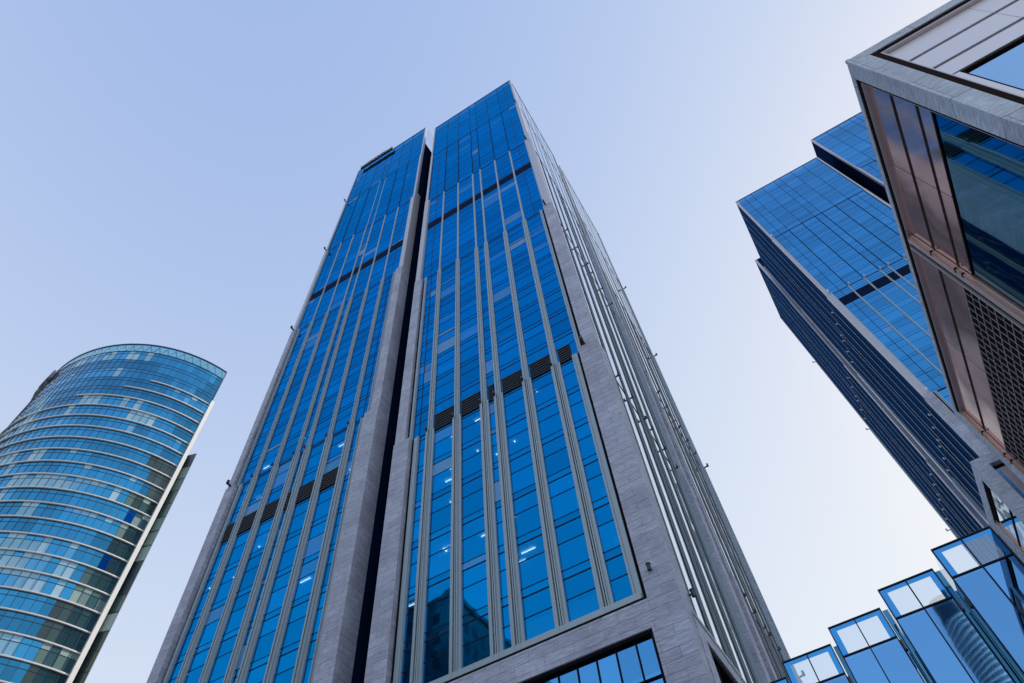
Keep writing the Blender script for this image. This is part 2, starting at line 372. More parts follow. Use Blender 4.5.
            while z < zb - 0.05:
                w0, w1 = max(z, za), min(z + FH, zb)
                for (sa, sb) in bays:
                    hh = [h for h in half if sa + 0.2 < h < sb - 0.2]
                    def wfn(mb, sa=sa, sb=sb, z=z, w0=w0, w1=w1, P=P, BX=BX, hh=hh, bth=bth, bpr=bpr, front=front, zi=zi):
                        cuts = sorted(set([w0, w1] + [q for q in (z + 2.15, z + FH - 0.62) if w0 < q < w1]))
                        r = random.random() ** (0.55 if zi == 0 else 1 if zi == 1 else 1.7)
                        for a, b in zip(cuts[:-1], cuts[1:]):
                            xs = [sa] + hh + [sb]
                            for xa, xb in zip(xs[:-1], xs[1:]):
                                rr = (min(1, max(0, r * 0.6 + random.random() * 0.4)), random.random())
                                mb.quad([P(xa, 0, a), P(xb, 0, a), P(xb, 0, b), P(xa, 0, b)], 0, rr)
                        for q, t in ((z, bth), (z + 2.15, bth * 0.6), (z + FH - 0.62, bth)):
                            if front and w0 - 0.01 <= q < w1 - 0.03: BX(mb, sa, sb, -0.06, bpr, max(w0, q - t), min(w1, q + t), 1)
                        for h in hh: BX(mb, h - 0.045, h + 0.045, -0.06, bpr + 0.003, w0, w1, 1)
                    ar = area_in_frame([P(sa, 0, w0), P(sb, 0, w0), P(sb, 0, w1), P(sa, 0, w1)])
                    if w0 < vis_z: ar *= 0.01
                    (wins if front else swins).append((ar, wfn))
                z += FH
            # dark horizontal line closing each zone
            mb = MB(); BX(mb, ga, gb, -0.05, 0.04, zb - 0.10, zb + 0.05, 0); mb.build('zone_band', M['bar'], root)
        # louvred plant-room band and dark band on the front
        if front:
            zi = next(i for i in range(nz) if lev[i] <= louvre[0] < lev[i + 1])
            zp = ZPAR[zi]; hw = zp['mw'] / 2
            cen = [c + o for o in MOFF]
            lo_w = zp['gw'] if corner_hi else zp['cw']; hi_w = zp['cw'] if corner_hi else zp['gw']
            edges = [s0 + lo_w + zp['fr'] + .06] + [e for o in cen for e in (o - hw, o + hw)] + [s1 - hi_w - zp['fr'] - .06]
            bays = [(edges[2 * i], edges[2 * i + 1]) for i in range(7)]
            use = bays[1:] if corner_hi else bays[:-1]
            for (sa, sb) in use:
                mb = MB(); BX(mb, sa, sb, 0.0, 0.05, louvre[0], louvre[1], 1)
                n = 7; dh = (louvre[1] - louvre[0]) / n
                for k in range(n): BX(mb, sa, sb, 0.053, 0.12, louvre[0] + dh * (k + 0.25), louvre[0] + dh * (k + 0.62), 0)
                mb.build('louvre_panel', [M['louvre'], M['black']], root)
            zi = next(i for i in range(nz) if lev[i] <= band[0] < lev[i + 1]); zp = ZPAR[zi]
            mb = MB(); BX(mb, s0 + zp['cw'] + .1, s1 - zp['gw'] - .1, 0.0, 0.015, band[0], band[1], 0)
            for k in range(8): BX(mb, s0 + zp['cw'] + .1, s1 - zp['gw'] - .1, 0.018, 0.024, band[0] + 0.15 + k * 0.3, band[0] + 0.22 + k * 0.3, 1)
            mb.build('dark_band', [M['band'], M['black']], root)
        # roof edge
        mb = MB(); BX(mb, s0, s1, -0.25, 0.06, lev[-1], lev[-1] + 0.10); mb.build('roof_coping', M['bar'], root)
    emit_parts('window', wins, [glassmat, M['bar']], root)
    emit_parts('side_window', swins, [sidemat, M['bar']], root)
    emit_parts('mullion', mulls, [M['fin'], M['black']], root)
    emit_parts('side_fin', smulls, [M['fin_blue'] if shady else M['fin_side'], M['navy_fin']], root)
    emit_parts('floodlight', lamps, M['white'] if shady else M['lamp'], root)  # right tower's floodlights coloured white to look sunlit
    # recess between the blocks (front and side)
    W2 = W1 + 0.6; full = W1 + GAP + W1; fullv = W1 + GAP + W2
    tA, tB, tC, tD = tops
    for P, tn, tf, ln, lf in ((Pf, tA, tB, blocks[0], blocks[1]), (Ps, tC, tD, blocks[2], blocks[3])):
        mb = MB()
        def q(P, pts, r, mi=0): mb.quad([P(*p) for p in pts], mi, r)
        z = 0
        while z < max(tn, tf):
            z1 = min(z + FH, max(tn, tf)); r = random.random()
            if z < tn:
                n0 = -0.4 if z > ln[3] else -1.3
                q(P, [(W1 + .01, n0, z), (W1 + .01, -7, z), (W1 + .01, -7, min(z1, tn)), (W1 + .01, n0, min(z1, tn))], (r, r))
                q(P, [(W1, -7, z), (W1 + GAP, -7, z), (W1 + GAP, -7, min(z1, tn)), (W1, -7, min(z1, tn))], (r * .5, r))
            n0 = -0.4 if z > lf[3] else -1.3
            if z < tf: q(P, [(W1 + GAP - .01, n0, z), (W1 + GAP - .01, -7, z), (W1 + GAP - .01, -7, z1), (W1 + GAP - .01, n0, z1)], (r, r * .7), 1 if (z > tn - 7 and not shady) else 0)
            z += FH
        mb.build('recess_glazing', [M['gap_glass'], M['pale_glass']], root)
    # far sides and backs
    mb = MB()
    B = [(full, 0), (full, fullv), (0, fullv)]
    def uv2(u, v): return (Xc - mir * u, Yc + v)
    for (a, b) in ((B[0], B[1]), (B[1], B[2])):
        pa, pb = uv2(*a), uv2(*b)
        z = 0
        top = min(tB, tD)
        while z < top:
            mb.quad([(pa[0], pa[1], z), (pb[0], pb[1], z), (pb[0], pb[1], min(z + FH, top)), (pa[0], pa[1], min(z + FH, top))], 0, (random.random(), random.random())); z += FH
    # step where the taller blocks rise above their neighbours
    mb.build('rear_glazing', glassmat, root)
    mb = MB()
    def slab(u0, u1, v0, v1, z0, z1, mi=0):
        a, b = uv2(u0, v0), uv2(u1, v1); mb.box(a[0], b[0], a[1], b[1], z0, z1, mi)
    slab(0.3, W1 - .1, 0.3, W1 - .1, tA - 1.6, tA - 1.2); slab(W1 + GAP + .1, full - .3, 0.3, fullv - .3, tB - 1.6, tB - 1.2)
    slab(0.3, W1 + GAP - .1, W1 + GAP + .1, fullv - .3, tD - 1.6, tD - 1.2)
    slab(W1 - .2, W1 + GAP + .2, 7.05, W1 + GAP, tA - 1.6, tA - 1.2)
    mb.build('roof', M['concrete'], root)
    mb = MB()
    for (u0, u1, v0, v1, t) in ((0.25, W1 - .15, 0.25, W1 - .15, tA), (W1 + GAP + .15, full - .3, .25, fullv - .3, tB), (0.25, W1 + .1, W1 + GAP + .15, fullv - .3, tD)):
        k = 0; z = base_floor
        while z - FH > 2: z -= FH
        while z < t - 3:
            slab(u0, u1, v0, v1, z - 0.6, z - 0.05); z += FH
    mb.build('floor_slabs', M['slab'], root)
    mb = MB()
    slab(5, W1 - 4, 5, W1 - 4, 0.2, tA - 4); slab(W1 + GAP + 4, full - 5, 5, fullv - 5, 0.2, tB - 4); slab(5, W1, W1 + GAP + 4, fullv - 5, 0.2, tD - 4)
    mb.build('core_wall', M['core'], root)
    return Pf, Ps
M['pale_glass'] = glass('pale_sky_return_glass', (0.62, 0.72, 0.88), opac=1.0)  # pale base carries the sky reflection near the top of the slot
M['fin_pier'] = plain('pale_grey_metal_pier', (0.47, 0.49, 0.56), 0.45, 0.25)
M['louvre'] = plain('louvre_blade', (0.035, 0.045, 0.065), 0.5, spec=0.2)
M['band'] = plain('dark_navy_band', (0.004, 0.014, 0.06), 0.8, spec=0.05)
H = CAMH
main = thing('office_tower', 'tallest blue glass office tower in the middle, two blocks split by a dark vertical slot', 'skyscraper', (-29, 54, 0), 'twin glass office towers')
levA = [24.0 + H, 49.85 + H, 84.0 + H, 115.5 + H, 143.2 + H, 166.4 + H]
levB = [24.0 + H, 58.1 + H, 92.6 + H, 123.0 + H, 150.0 + H, 173.4 + H]
levC = [23.2 + H, 49.85 + H, 84.0 + H, 115.5 + H, 143.2 + H, 166.4 + H]
levD = [23.2 + H, 41.5 + H, 75.0 + H, 106.0 + H, 134.0 + H, 166.4 + H]
XcM, YcM = -7.25, 32.3
MPf, MPs = tower(main, XcM, YcM, 1, [levA, levB, levC, levD], 24.29 + H, 24, (49.5 + .05 + H, 52.0 + H), (102.1 + H, 104.6 + H), M['glass'], M['side_glass'])
rtw = thing('office_tower', 'blue glass tower at upper right, dark shaded side, partly behind the bronze panelled building', 'skyscraper', (47, 108, 0), 'twin glass office towers')
offs = [23.0, 40.7, 76.5, 107.7, 134.2, 157.2]
rA = [v + H for v in offs]; rB = [v + H for v in (23, 50, 85.2, 116.4, 143.0, 166.7)]
rC = list(rA); rD = [v + H for v in (23, 50, 85.2, 115.3, 143, 166.5)]
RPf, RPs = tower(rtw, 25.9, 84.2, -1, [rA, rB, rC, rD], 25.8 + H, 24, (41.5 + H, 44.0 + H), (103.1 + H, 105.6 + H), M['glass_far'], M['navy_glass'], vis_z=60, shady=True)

# --- main tower podium: stone base with its own windows
def podium():
    z0, zt = 0.12, 24.0 + H
    pd = 0.55
    xr = XcM + pd; yf = YcM - pd
    # front: stone above, beside and between the openings
    mb = MB()
    wx1 = -0.2732 * 32; zt_w = 0.6958 * 32 + H     # opening right edge and head
    mb.box(wx1, xr, yf, YcM + 1.35, z0, zt)          # corner pier
    mb.box(-28.15, wx1, yf, YcM + 0.6, zt_w, zt - 0.004)     # band over the opening
    mb.box(-28.15, -26.4, yf, YcM + 0.6, z0, zt_w)
    mb.build('stone_base', M['stone'], main, bevel=0.04)
    mb = MB(); mb.box(-51.85, -30.95, yf, YcM + 0.6, zt_w, 24.0 + H); mb.box(-51.85, -50, yf, YcM + .6, z0, zt_w); mb.box(-33, -30.95, yf, YcM + .6, z0, zt_w)
    mb.build('stone_base', M['stone'], main, bevel=0.04)
    # metal sill under the lowest windows
    mb = MB(); mb.box(-26.5, -8.9, YcM - 0.30, YcM - .05, zt + .25, zt + 0.75); mb.box(-26.5, -8.62, YcM - 0.54, YcM - .31, zt + 0.003, zt + 0.16, 1)
    mb.build('window_sill', [M['fin'], M['black']], main)
    # podium windows
    for (x0, x1) in ((-26.4, wx1), (-50, -33)):
        fr = MB(); fr.box(x0, x1, yf + 0.12, yf + 0.6, zt_w - 0.18, zt_w, 0); fr.box(x1 - 0.18, x1, yf + 0.12, yf + .6, z0, zt_w - .18, 0)
        fr.box(x0, x0 + .18, yf + 0.12, yf + .6, z0, zt_w - .18, 0)
        n = max(1, round((x1 - x0) / 1.2))
        pitch = (x1 - x0) / n
        for k in range(1, n): fr.box(x0 + k * pitch - 0.035, x0 + k * pitch + 0.035, yf + 0.3, yf + 0.42, z0, zt_w - .18, 0)
        zz = zt_w - 1.0 - 1.45
        while zz > 1:
            fr.box(x0 + .18, x1 - .18, yf + 0.25, yf + .41, zz - .03, zz + .03, 0); zz -= 2.4
        f = fr.build('podium_window', [M['black']], main)
        pn = MB()
        for k in range(n):
            zz = z0
            while zz < zt_w - .3:
                z2 = min(zz + 2.4, zt_w - .18); pn.quad([(x0 + k * pitch, yf + .38, zz), (x0 + (k + 1) * pitch, yf + .38, zz), (x0 + (k + 1) * pitch, yf + .38, z2), (x0 + k * pitch, yf + .38, z2)], 0, (random.random(), random.random())); zz = z2
        pn.build('pane', M['pod_glass'], f)
    mb = MB(); mb.box(-50, wx1, yf + 2.5, yf + 2.7, z0, zt_w); mb.build('lobby_wall', M['core'], main)
    # side: stone base standing a little proud of the fins, with a deep window
    xs = XcM + 0.62; xg = xs - 0.45
    zl = 0.7525 * 32 * 0.955 + H; zh = zl - 1.15
    y1, y2, y3 = YcM - pd + 0.004, 34.0, 77.0
    mb = MB()
    mb.box(XcM - 0.5, xs, y1 + 1.0, y3, zh, zl); mb.box(XcM - 0.5, xs, y1 + 1.0, y2, z0, zh); mb.box(XcM - .5, xs, 51.5, 54.5, z0, zh); mb.box(XcM - .5, xs, 75.5, y3, z0, zh)
    mb.build('stone_base', M['stone'], main, bevel=0.04)
    mb = MB(); mb.box(xs, xs + 0.06, y1 + 1.0, y3, zl - 0.22, zl + 0.02); mb.build('ledge_flashing', M['fin'], main)
    for (ya, yb) in ((34.0, 51.5), (54.5, 75.5)):
        fr = MB(); fr.box(xg, xs - 0.1, ya, yb, zh - 0.35, zh, 0); fr.box(xg, xs - .1, ya, ya + .2, z0, zh - .35)
        for k in range(1, 10): fr.box(xg, xg + .2, ya + k * (yb - ya) / 10 - .05, ya + k * (yb - ya) / 10 + .05, z0, zh - .35)
        f = fr.build('podium_window', [M['black']], main)
        pn = MB()
        for k in range(10):
            a, b = ya + k * (yb - ya) / 10, ya + (k + 1) * (yb - ya) / 10
            pn.quad([(xg, a, z0), (xg, b, z0), (xg, b, zh - .3), (xg, a, zh - .3)], 0, (random.random(), random.random()))
        pn.build('pane', M['pod_glass'], f)
    # two floodlights on the stone corner
    for p, d in (((-7.9, yf, 0.815 * 31.8 + H - .35), (0, -1, 0)), ((xs, 33.2, zl + 1.2), (1, 0, 0))):
        mb = MB(); a = Vector(p); dv = Vector(d); b = a + dv * 0.28
        mb.tube(a, b, 0.06); mb.tube(b - Vector((0, 0, 0.18)), b + Vector((0, 0, .22)), 0.12, 12); mb.tube(b + Vector((0, 0, .22)), b + Vector((0, 0, .27)), 0.15, 12)
        mb.build('floodlight', M['lamp'], main)
M['pod_glass'] = glass('podium_glass', (0.09, 0.37, 0.78), opac=0.85, trans=(0.2, 0.4, 0.6))
podium()
# ceiling lights and blinds seen through the lower windows of the main tower
def inside(px, py, n):
    """point on the plane n metres behind the main facade seen at a given place on it"""
    return None
rng = random.Random(5)
for k in range(42):
    blk = rng.random() < 0.6
    fl = rng.randrange(0, 7 if blk else 9)
    z = 24.29 + H + FH * (fl + 1) - 0.66
    s = (rng.uniform(1.6, 19.5) if blk else rng.uniform(25.5, 43))
    a = MPf(s, -rng.uniform(0.5, 2.2), z); L = rng.uniform(0.5, 1.2)
    mb = MB()
    if rng.random() < 0.6: mb.box(a[0], a[0] + L, a[1], a[1] + 0.07, z - 0.05, z)
    else: mb.box(a[0], a[0] + 0.12, a[1], a[1] + 0.12, z - 0.05, z)
    mb.build('ceiling_light', M['light'], main)
for (fl, bay, h0, h1, frac) in ((1, 0, .3, 1.0, .5), (2, 0, .25, 1.0, .5), (4, 0, .3, .9, .5), (0, 1, 0.2, 1.9, 1), (0, 2, .4, 1.9, 1), (2, 5, 0.2, 1.8, 1), (3, 6, .5, 1.6, .6), (8, 5, .6, 1.5, 1), (9, 4, .4, 1.5, 1), (8, 2, .5, 1.4, 1), (11, 1, .5, 1.2, 1), (7, 3, .3, 1.2, .7)):
    e = [1.9, 3.3, 4.4, 6.3, 7.3, 9.2, 10.0, 10.9, 11.7, 13.7, 14.7, 16.6, 17.6, 18.9]
    sa, sb = e[2 * bay], e[2 * bay + 1]; z = 24.29 + H + FH * fl
    p = MPf(sa, -0.12, 0); q = MPf(sa + (sb - sa) * frac, -0.14, 0)
    mb = MB(); mb.box(p[0], q[0], p[1], q[1], z + h0, z + h1); mb.build('blind', M['blind'], main)
# roof sign on the left block of the main tower: raised characters, unreadable from here
def glyphs(parent, pts_fn, n, wch, hch, seed, matdepth, matface, gap=0.35):
    r = random.Random(seed)
    for i in range(n):
        mb = MB(); s = i * (wch + gap)
        strokes = [(0, wch, 0, .28), (0, wch, hch - .28, hch), (0, .28, 0, hch), (wch - .28, wch, 0, hch), (0, wch, hch * .48, hch * .48 + .26), (wch * .45, wch * .45 + .26, 0, hch)]
        r.shuffle(strokes)
        for (a, b, c_, d_) in strokes[:5]: mb_box_fn(mb, pts_fn, s + a, s + b, c_, d_)
        mb.build('sign_character', [matdepth, matface], parent)
def mb_box_fn(mb, fn, a, b, c, d):
    P0 = [fn(a, 0.0, c), fn(b, 0.0, c), fn(b, 0.0, d), fn(a, 0.0, d)]; P1 = [fn(a, 0.4, c), fn(b, 0.4, c), fn(b, .4, d), fn(a, .4, d)]
    mb.quad(P1, 1)
    for i in range(4): j = (i + 1) % 4; mb.quad([P0[i], P0[j], P1[j], P1[i]], 0)
glyphs(main, lambda s, n, z: MPf(43.2 - s, 0.35 + n, 173.4 + H - 2.1 + z), 5, 1.75, 1.9, 3, M['sign'], M['sign_pale'], 0.2)

# ------------------------------------------------------------------ round tower on the left
ct = thing('curved_tower', 'round blue glass tower at far left with white floor ledges and a white edge fin', 'skyscraper', (-148.3, 64.2, 0))
CC = (-0.89859 * 165, 0.38919 * 165); CRD = 0.19941 * 165
M['c_glass'] = glass('curved_tower_glass', (0.05, 0.30, 0.53), opac=1.0, tilt=0.02, jitter=0.35, wave=0.03, blind=(0.80, 0.86, (0.34, 0.60, 0.70), (0.62, 0.80, 0.84)))
M['c_glass_dark'] = glass('curved_tower_clear_glass', (0.06, 0.13, 0.13), opac=1.0, tilt=0.02, jitter=0.6, blind=(0.55, 0.6, (0.14, 0.22, 0.21), (0.50, 0.62, 0.58)))
M['c_bar'] = plain('curved_tower_mullion', (0.03, 0.06, 0.09), 0.4, 0.3)
M['c_crown'] = glass('crown_glass', (0.10, 0.40, 0.55), opac=0.5, trans=(0.55, 0.8, 0.85))
def curved():
    a0 = math.radians(-12.4); a1 = math.radians(-12.4 - 190)
    def pt(a, r=0): return (CC[0] + (CRD + r) * math.cos(a), CC[1] + (CRD + r) * math.sin(a))
    top = 165 + H; FHc = 4.0; da = 1.55 / CRD
    ncol = int((a0 - a1) / da)
    nfl = 41
    wins = []
    FHs = 4.0
    z0 = top - 3.6
    for f in range(nfl):
        zb = z0 - FHs * (f + 1); zt = zb + FHs
        if zb < 0.2: break
        blindrow = random.random() < 0.45
        run = 0
        # how far the clear dark panes reach from the fin on this floor
        ndark = 0 if f < 9 else int(max(0, f - 13) * 0.35 + random.random() * 2.2) + (2 if f < 16 else 1)
        state = 0
        for c in range(ncol):
            aa, ab = a0 - c * da, a0 - (c + 1) * da
            if random.random() < 0.3: state = random.random()
            vis = c < 44
            dark = c < min(ndark, 8)
            r1 = state * 0.75 + random.random() * 0.25
            if blindrow and 2 < c < 26 and f > 2: r1 = min(1, r1 + 0.22)
            rr = random.random()
            def fn(mb, aa=aa, ab=ab, zb=zb, zt=zt, r1=r1, rr=rr, dark=dark):
                p, q = pt(aa), pt(ab); mi = 2 if dark else 0
                r2 = min(1, max(0, r1 + (random.random() - .5) * 0.3))
                mb.quad([(p[0], p[1], zb), (q[0], q[1], zb), (q[0], q[1], zb + 2.75), (p[0], p[1], zb + 2.75)], mi, (r1, rr))
                mb.quad([(p[0], p[1], zb + 2.75), (q[0], q[1], zb + 2.75), (q[0], q[1], zt), (p[0], p[1], zt)], mi, (r2, 1 - rr))
                # mullion and transom belonging to the pane
                o1, o2 = pt(aa, 0.07), pt(aa - 0.0022, 0.07)
                i1, i2 = pt(aa, -.02), pt(aa - 0.0022, -.02)
                mb.quad([(i1[0], i1[1], zb), (o1[0], o1[1], zb), (o1[0], o1[1], zt), (i1[0], i1[1], zt)], 1)
                mb.quad([(o1[0], o1[1], zb), (o2[0], o2[1], zb), (o2[0], o2[1], zt), (o1[0], o1[1], zt)], 1)
                mb.quad([(i2[0], i2[1], zb), (o2[0], o2[1], zb), (o2[0], o2[1], zt), (i2[0], i2[1], zt)], 1)
                for zz, t in ((zb + 2.75, .05), (zt - .06, .06)):
                    s1, s2 = pt(aa, 0.05), pt(ab, 0.05)
                    mb.quad([(s1[0], s1[1], zz - t), (s2[0], s2[1], zz - t), (s2[0], s2[1], zz + t), (s1[0], s1[1], zz + t)], 1)
                    mb.quad([(p[0], p[1], zz - t), (q[0], q[1], zz - t), (s2[0], s2[1], zz - t), (s1[0], s1[1], zz - t)], 1)
            p, q = pt(aa), pt(ab)
            ar = area_in_frame([(p[0], p[1], zb), (q[0], q[1], zb), (q[0], q[1], zt), (p[0], p[1], zt)]) if vis else 0
            wins.append((ar, fn))
        # white ledge: starts further round on the topmost floors
        start = {0: None, 1: None, 2: (0, 10), 3: (0, 13), 4: (0, 19)}.get(f, (0, ncol))
        if start and start[1]:
            mb = MB()
            for c in range(start[0], start[1]):
                aa, ab = a0 - c * da, a0 - (c + 1) * da
                A = [pt(aa, 0.0), pt(ab, 0.0), pt(ab, 0.34), pt(aa, 0.34)]
                mb.prism(A, zb - 0.10, zb + 0.14)
            mb.build('floor_ledge', M['white'], ct)
    emit_parts('window', wins, [M['c_glass'], M['c_bar'], M['c_glass_dark']], ct)
    # crown: glass band with a zigzag truss behind it
    mb = MB(); cols = int(ncol / 1.4)
    dc = (a0 - a1) / cols
    for c in range(cols):
        p, q = pt(a0 - c * dc), pt(a0 - (c + 1) * dc)
        mb.quad([(p[0], p[1], z0), (q[0], q[1], z0), (q[0], q[1], top), (p[0], p[1], top)], 0, (random.random(), random.random()))
    mb.build('crown_glazing', M['c_crown'], ct)
    mb = MB()
    for c in range(cols):
        p, q = pt(a0 - c * dc, -0.35), pt(a0 - (c + .5) * dc, -0.35); r_ = pt(a0 - (c + 1) * dc, -.35)
        mb.tube((p[0], p[1], z0 + .2), (q[0], q[1], top - .4), 0.16, 6); mb.tube((q[0], q[1], top - .4), (r_[0], r_[1], z0 + .2), 0.16, 6)
    mb.build('crown_truss', M['white'], ct)
    mb = MB()
    for c in range(cols):
        aa, ab = a0 - c * dc, a0 - (c + 1) * dc
        mb.prism([pt(aa, -.3), pt(ab, -.3), pt(ab, .12), pt(aa, .12)], top - 0.15, top + 0.15); mb.prism([pt(aa, -.3), pt(ab, -.3), pt(ab, .1), pt(aa, .1)], z0 - .12, z0 + .12)
    mb.build('crown_rail', M['c_bar'], ct)
    # roof and closing back
    n = 40
    arc = [pt(a0 + (a1 - a0) * k / n, -0.5) for k in range(n + 1)]
    mb = MB(); mb.prism(arc + [(-150, 73.0)], z0 - 1.4, z0 - .9); mb.build('roof', M['concrete'], ct)
    mb = MB(); a, b, c_ = arc[0], (-150, 73.0), arc[-1]
    mb.quad([(a[0], a[1], 0), (b[0], b[1], 0), (b[0], b[1], z0), (a[0], a[1], z0)]); mb.quad([(b[0], b[1], 0), (c_[0], c_[1], 0), (c_[0], c_[1], z0), (b[0], b[1], z0)])
    mb.build('rear_wall', M['c_glass_dark'], ct)
    # white fin closing the glass skin
    mb = MB(); p = pt(a0, -0.1); q = pt(a0 + 0.012, 0.75); zf = 1.166 * 129.35 + H
    mb.prism([pt(a0 - .004, -.1), pt(a0 - .004, .75), pt(a0 + .021, .75), pt(a0 + .021, -.1)], 0, zf); mb.build('edge_fin', M['white'], ct)
    mb = MB(); mb.prism([pt(a0, -.05), pt(a0, .1), pt(a0 + .006, .1), pt(a0 + .006, -.05)], zf, top); mb.build('corner_post', M['c_bar'], ct)
    # lower rear wing seen as a narrow dark strip beyond the fin
    P = [(-116.9, 58.3), (-114.4, 59.1), (-124, 64.2), (-128, 62)]
    zr = 1.0188 * 128.7 + H
    rw = MB(); rw.prism(P, 0, zr, 0)
    mb = MB(); a, b = P[0], P[1]
    f = 0; zz = 0.3
    while zz < zr - .4:
        z2 = min(zz + 4.0, zr - 3.0 if zz < zr - 3 else zr)
        dark = (zr - 42 < zz < zr - 34) or zz > zr - 6
        mb.quad([(a[0], a[1] - .03, zz), (b[0], b[1] - .03, zz), (b[0], b[1] - .03, z2 - .35), (a[0], a[1] - .03, z2 - .35)], 1 if dark else 0, (random.random(), random.random()))
        zz = z2 if z2 > zz else zr
    o = rw.build('rear_wing', M['c_bar'], ct); mb.build('wing_glazing', [M['c_glass_dark'], M['c_bar']], o)
    # roof sign on the left shoulder
    r = random.Random(11)
    for (d0, d1, hh) in ((-128, -121, 3.0), (-120.5, -117, 2.6), (-116, -107.5, 3.4), (-105.5, -95, 3.4)):
        mb = MB(); k = 0
        a = math.radians(d0)
        while a < math.radians(d1):
            b = min(a + 0.022, math.radians(d1)); za = top - 6.2 + r.uniform(0, .7); zb = za + hh - r.uniform(0, 1.0)
            P1 = [pt(a, .15), pt(b, .15), pt(b, .9), pt(a, .9)]
            mb.prism(P1, za, zb, 0); a = b + (0.006 if r.random() < .35 else 0)
        mb.build('sign_character', M['sign_grey'], ct, bevel=0.08)
M['sign_grey'] = plain('grey_sign_letter', (0.24, 0.24, 0.27), 0.6, var=0.3, vscale=1.2)
M['c_glass_dark'].node_tree.nodes['Principled BSDF'].inputs['Metallic'].default_value = 0.1
M['c_glass_dark'].node_tree.nodes['Principled BSDF'].inputs['Specular IOR Level'].default_value = 0.6
curved()

# ------------------------------------------------------------------ stone and bronze building, near right
HF = 18.4
Xf, Yf, Yend, Xback = 6.92, 7.78, 21.7, 34.0
fb = thing('stone_building', 'near stone framed building at upper right with bronze panels and a dark grille', 'building', (20, 15, 0))
M['fstone'] = stone('rippled_pale_granite', (0.63, 0.71, 0.84), 1.55, 1.55, 0.010, 1.0, (3.2, 13.0), 0.5)
M['bronze'] = glass('polished_bronze_panel', (0.88, 0.56, 0.47), opac=1.0, rough=0.07, tilt=0.01, wave=0.06, wscale=0.45, jitter=0.1)
M['bronze'].node_tree.nodes['Principled BSDF'].inputs['Metallic'].default_value = 0.75
M['copper'] = plain('satin_copper_trim', (0.64, 0.38, 0.29), 0.35, 0.5, var=0.06)
M['pinktrim'] = plain('pale_pink_metal_trim', (0.62, 0.54, 0.56), 0.35, 0.5, var=0.05)
M['cladding'] = plain('lavender_grey_metal_panel', (0.80, 0.78, 0.83), 0.35, 0.35, var=0.05, vscale=0.6)
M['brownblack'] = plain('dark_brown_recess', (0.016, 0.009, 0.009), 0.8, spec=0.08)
M['fwin'] = glass('dark_teal_window', (0.12, 0.34, 0.44), opac=0.8, trans=(0.1, 0.3, 0.34), wave=0.002, wscale=0.9)
M['fwin_blue'] = glass('sky_blue_window', (0.36, 0.62, 0.90), opac=0.92, wave=0.02)
M['mesh'] = plain('grille_bar_metal', (0.50, 0.46, 0.48), 0.4, 0.5)
def Z(v): return v * HF + H
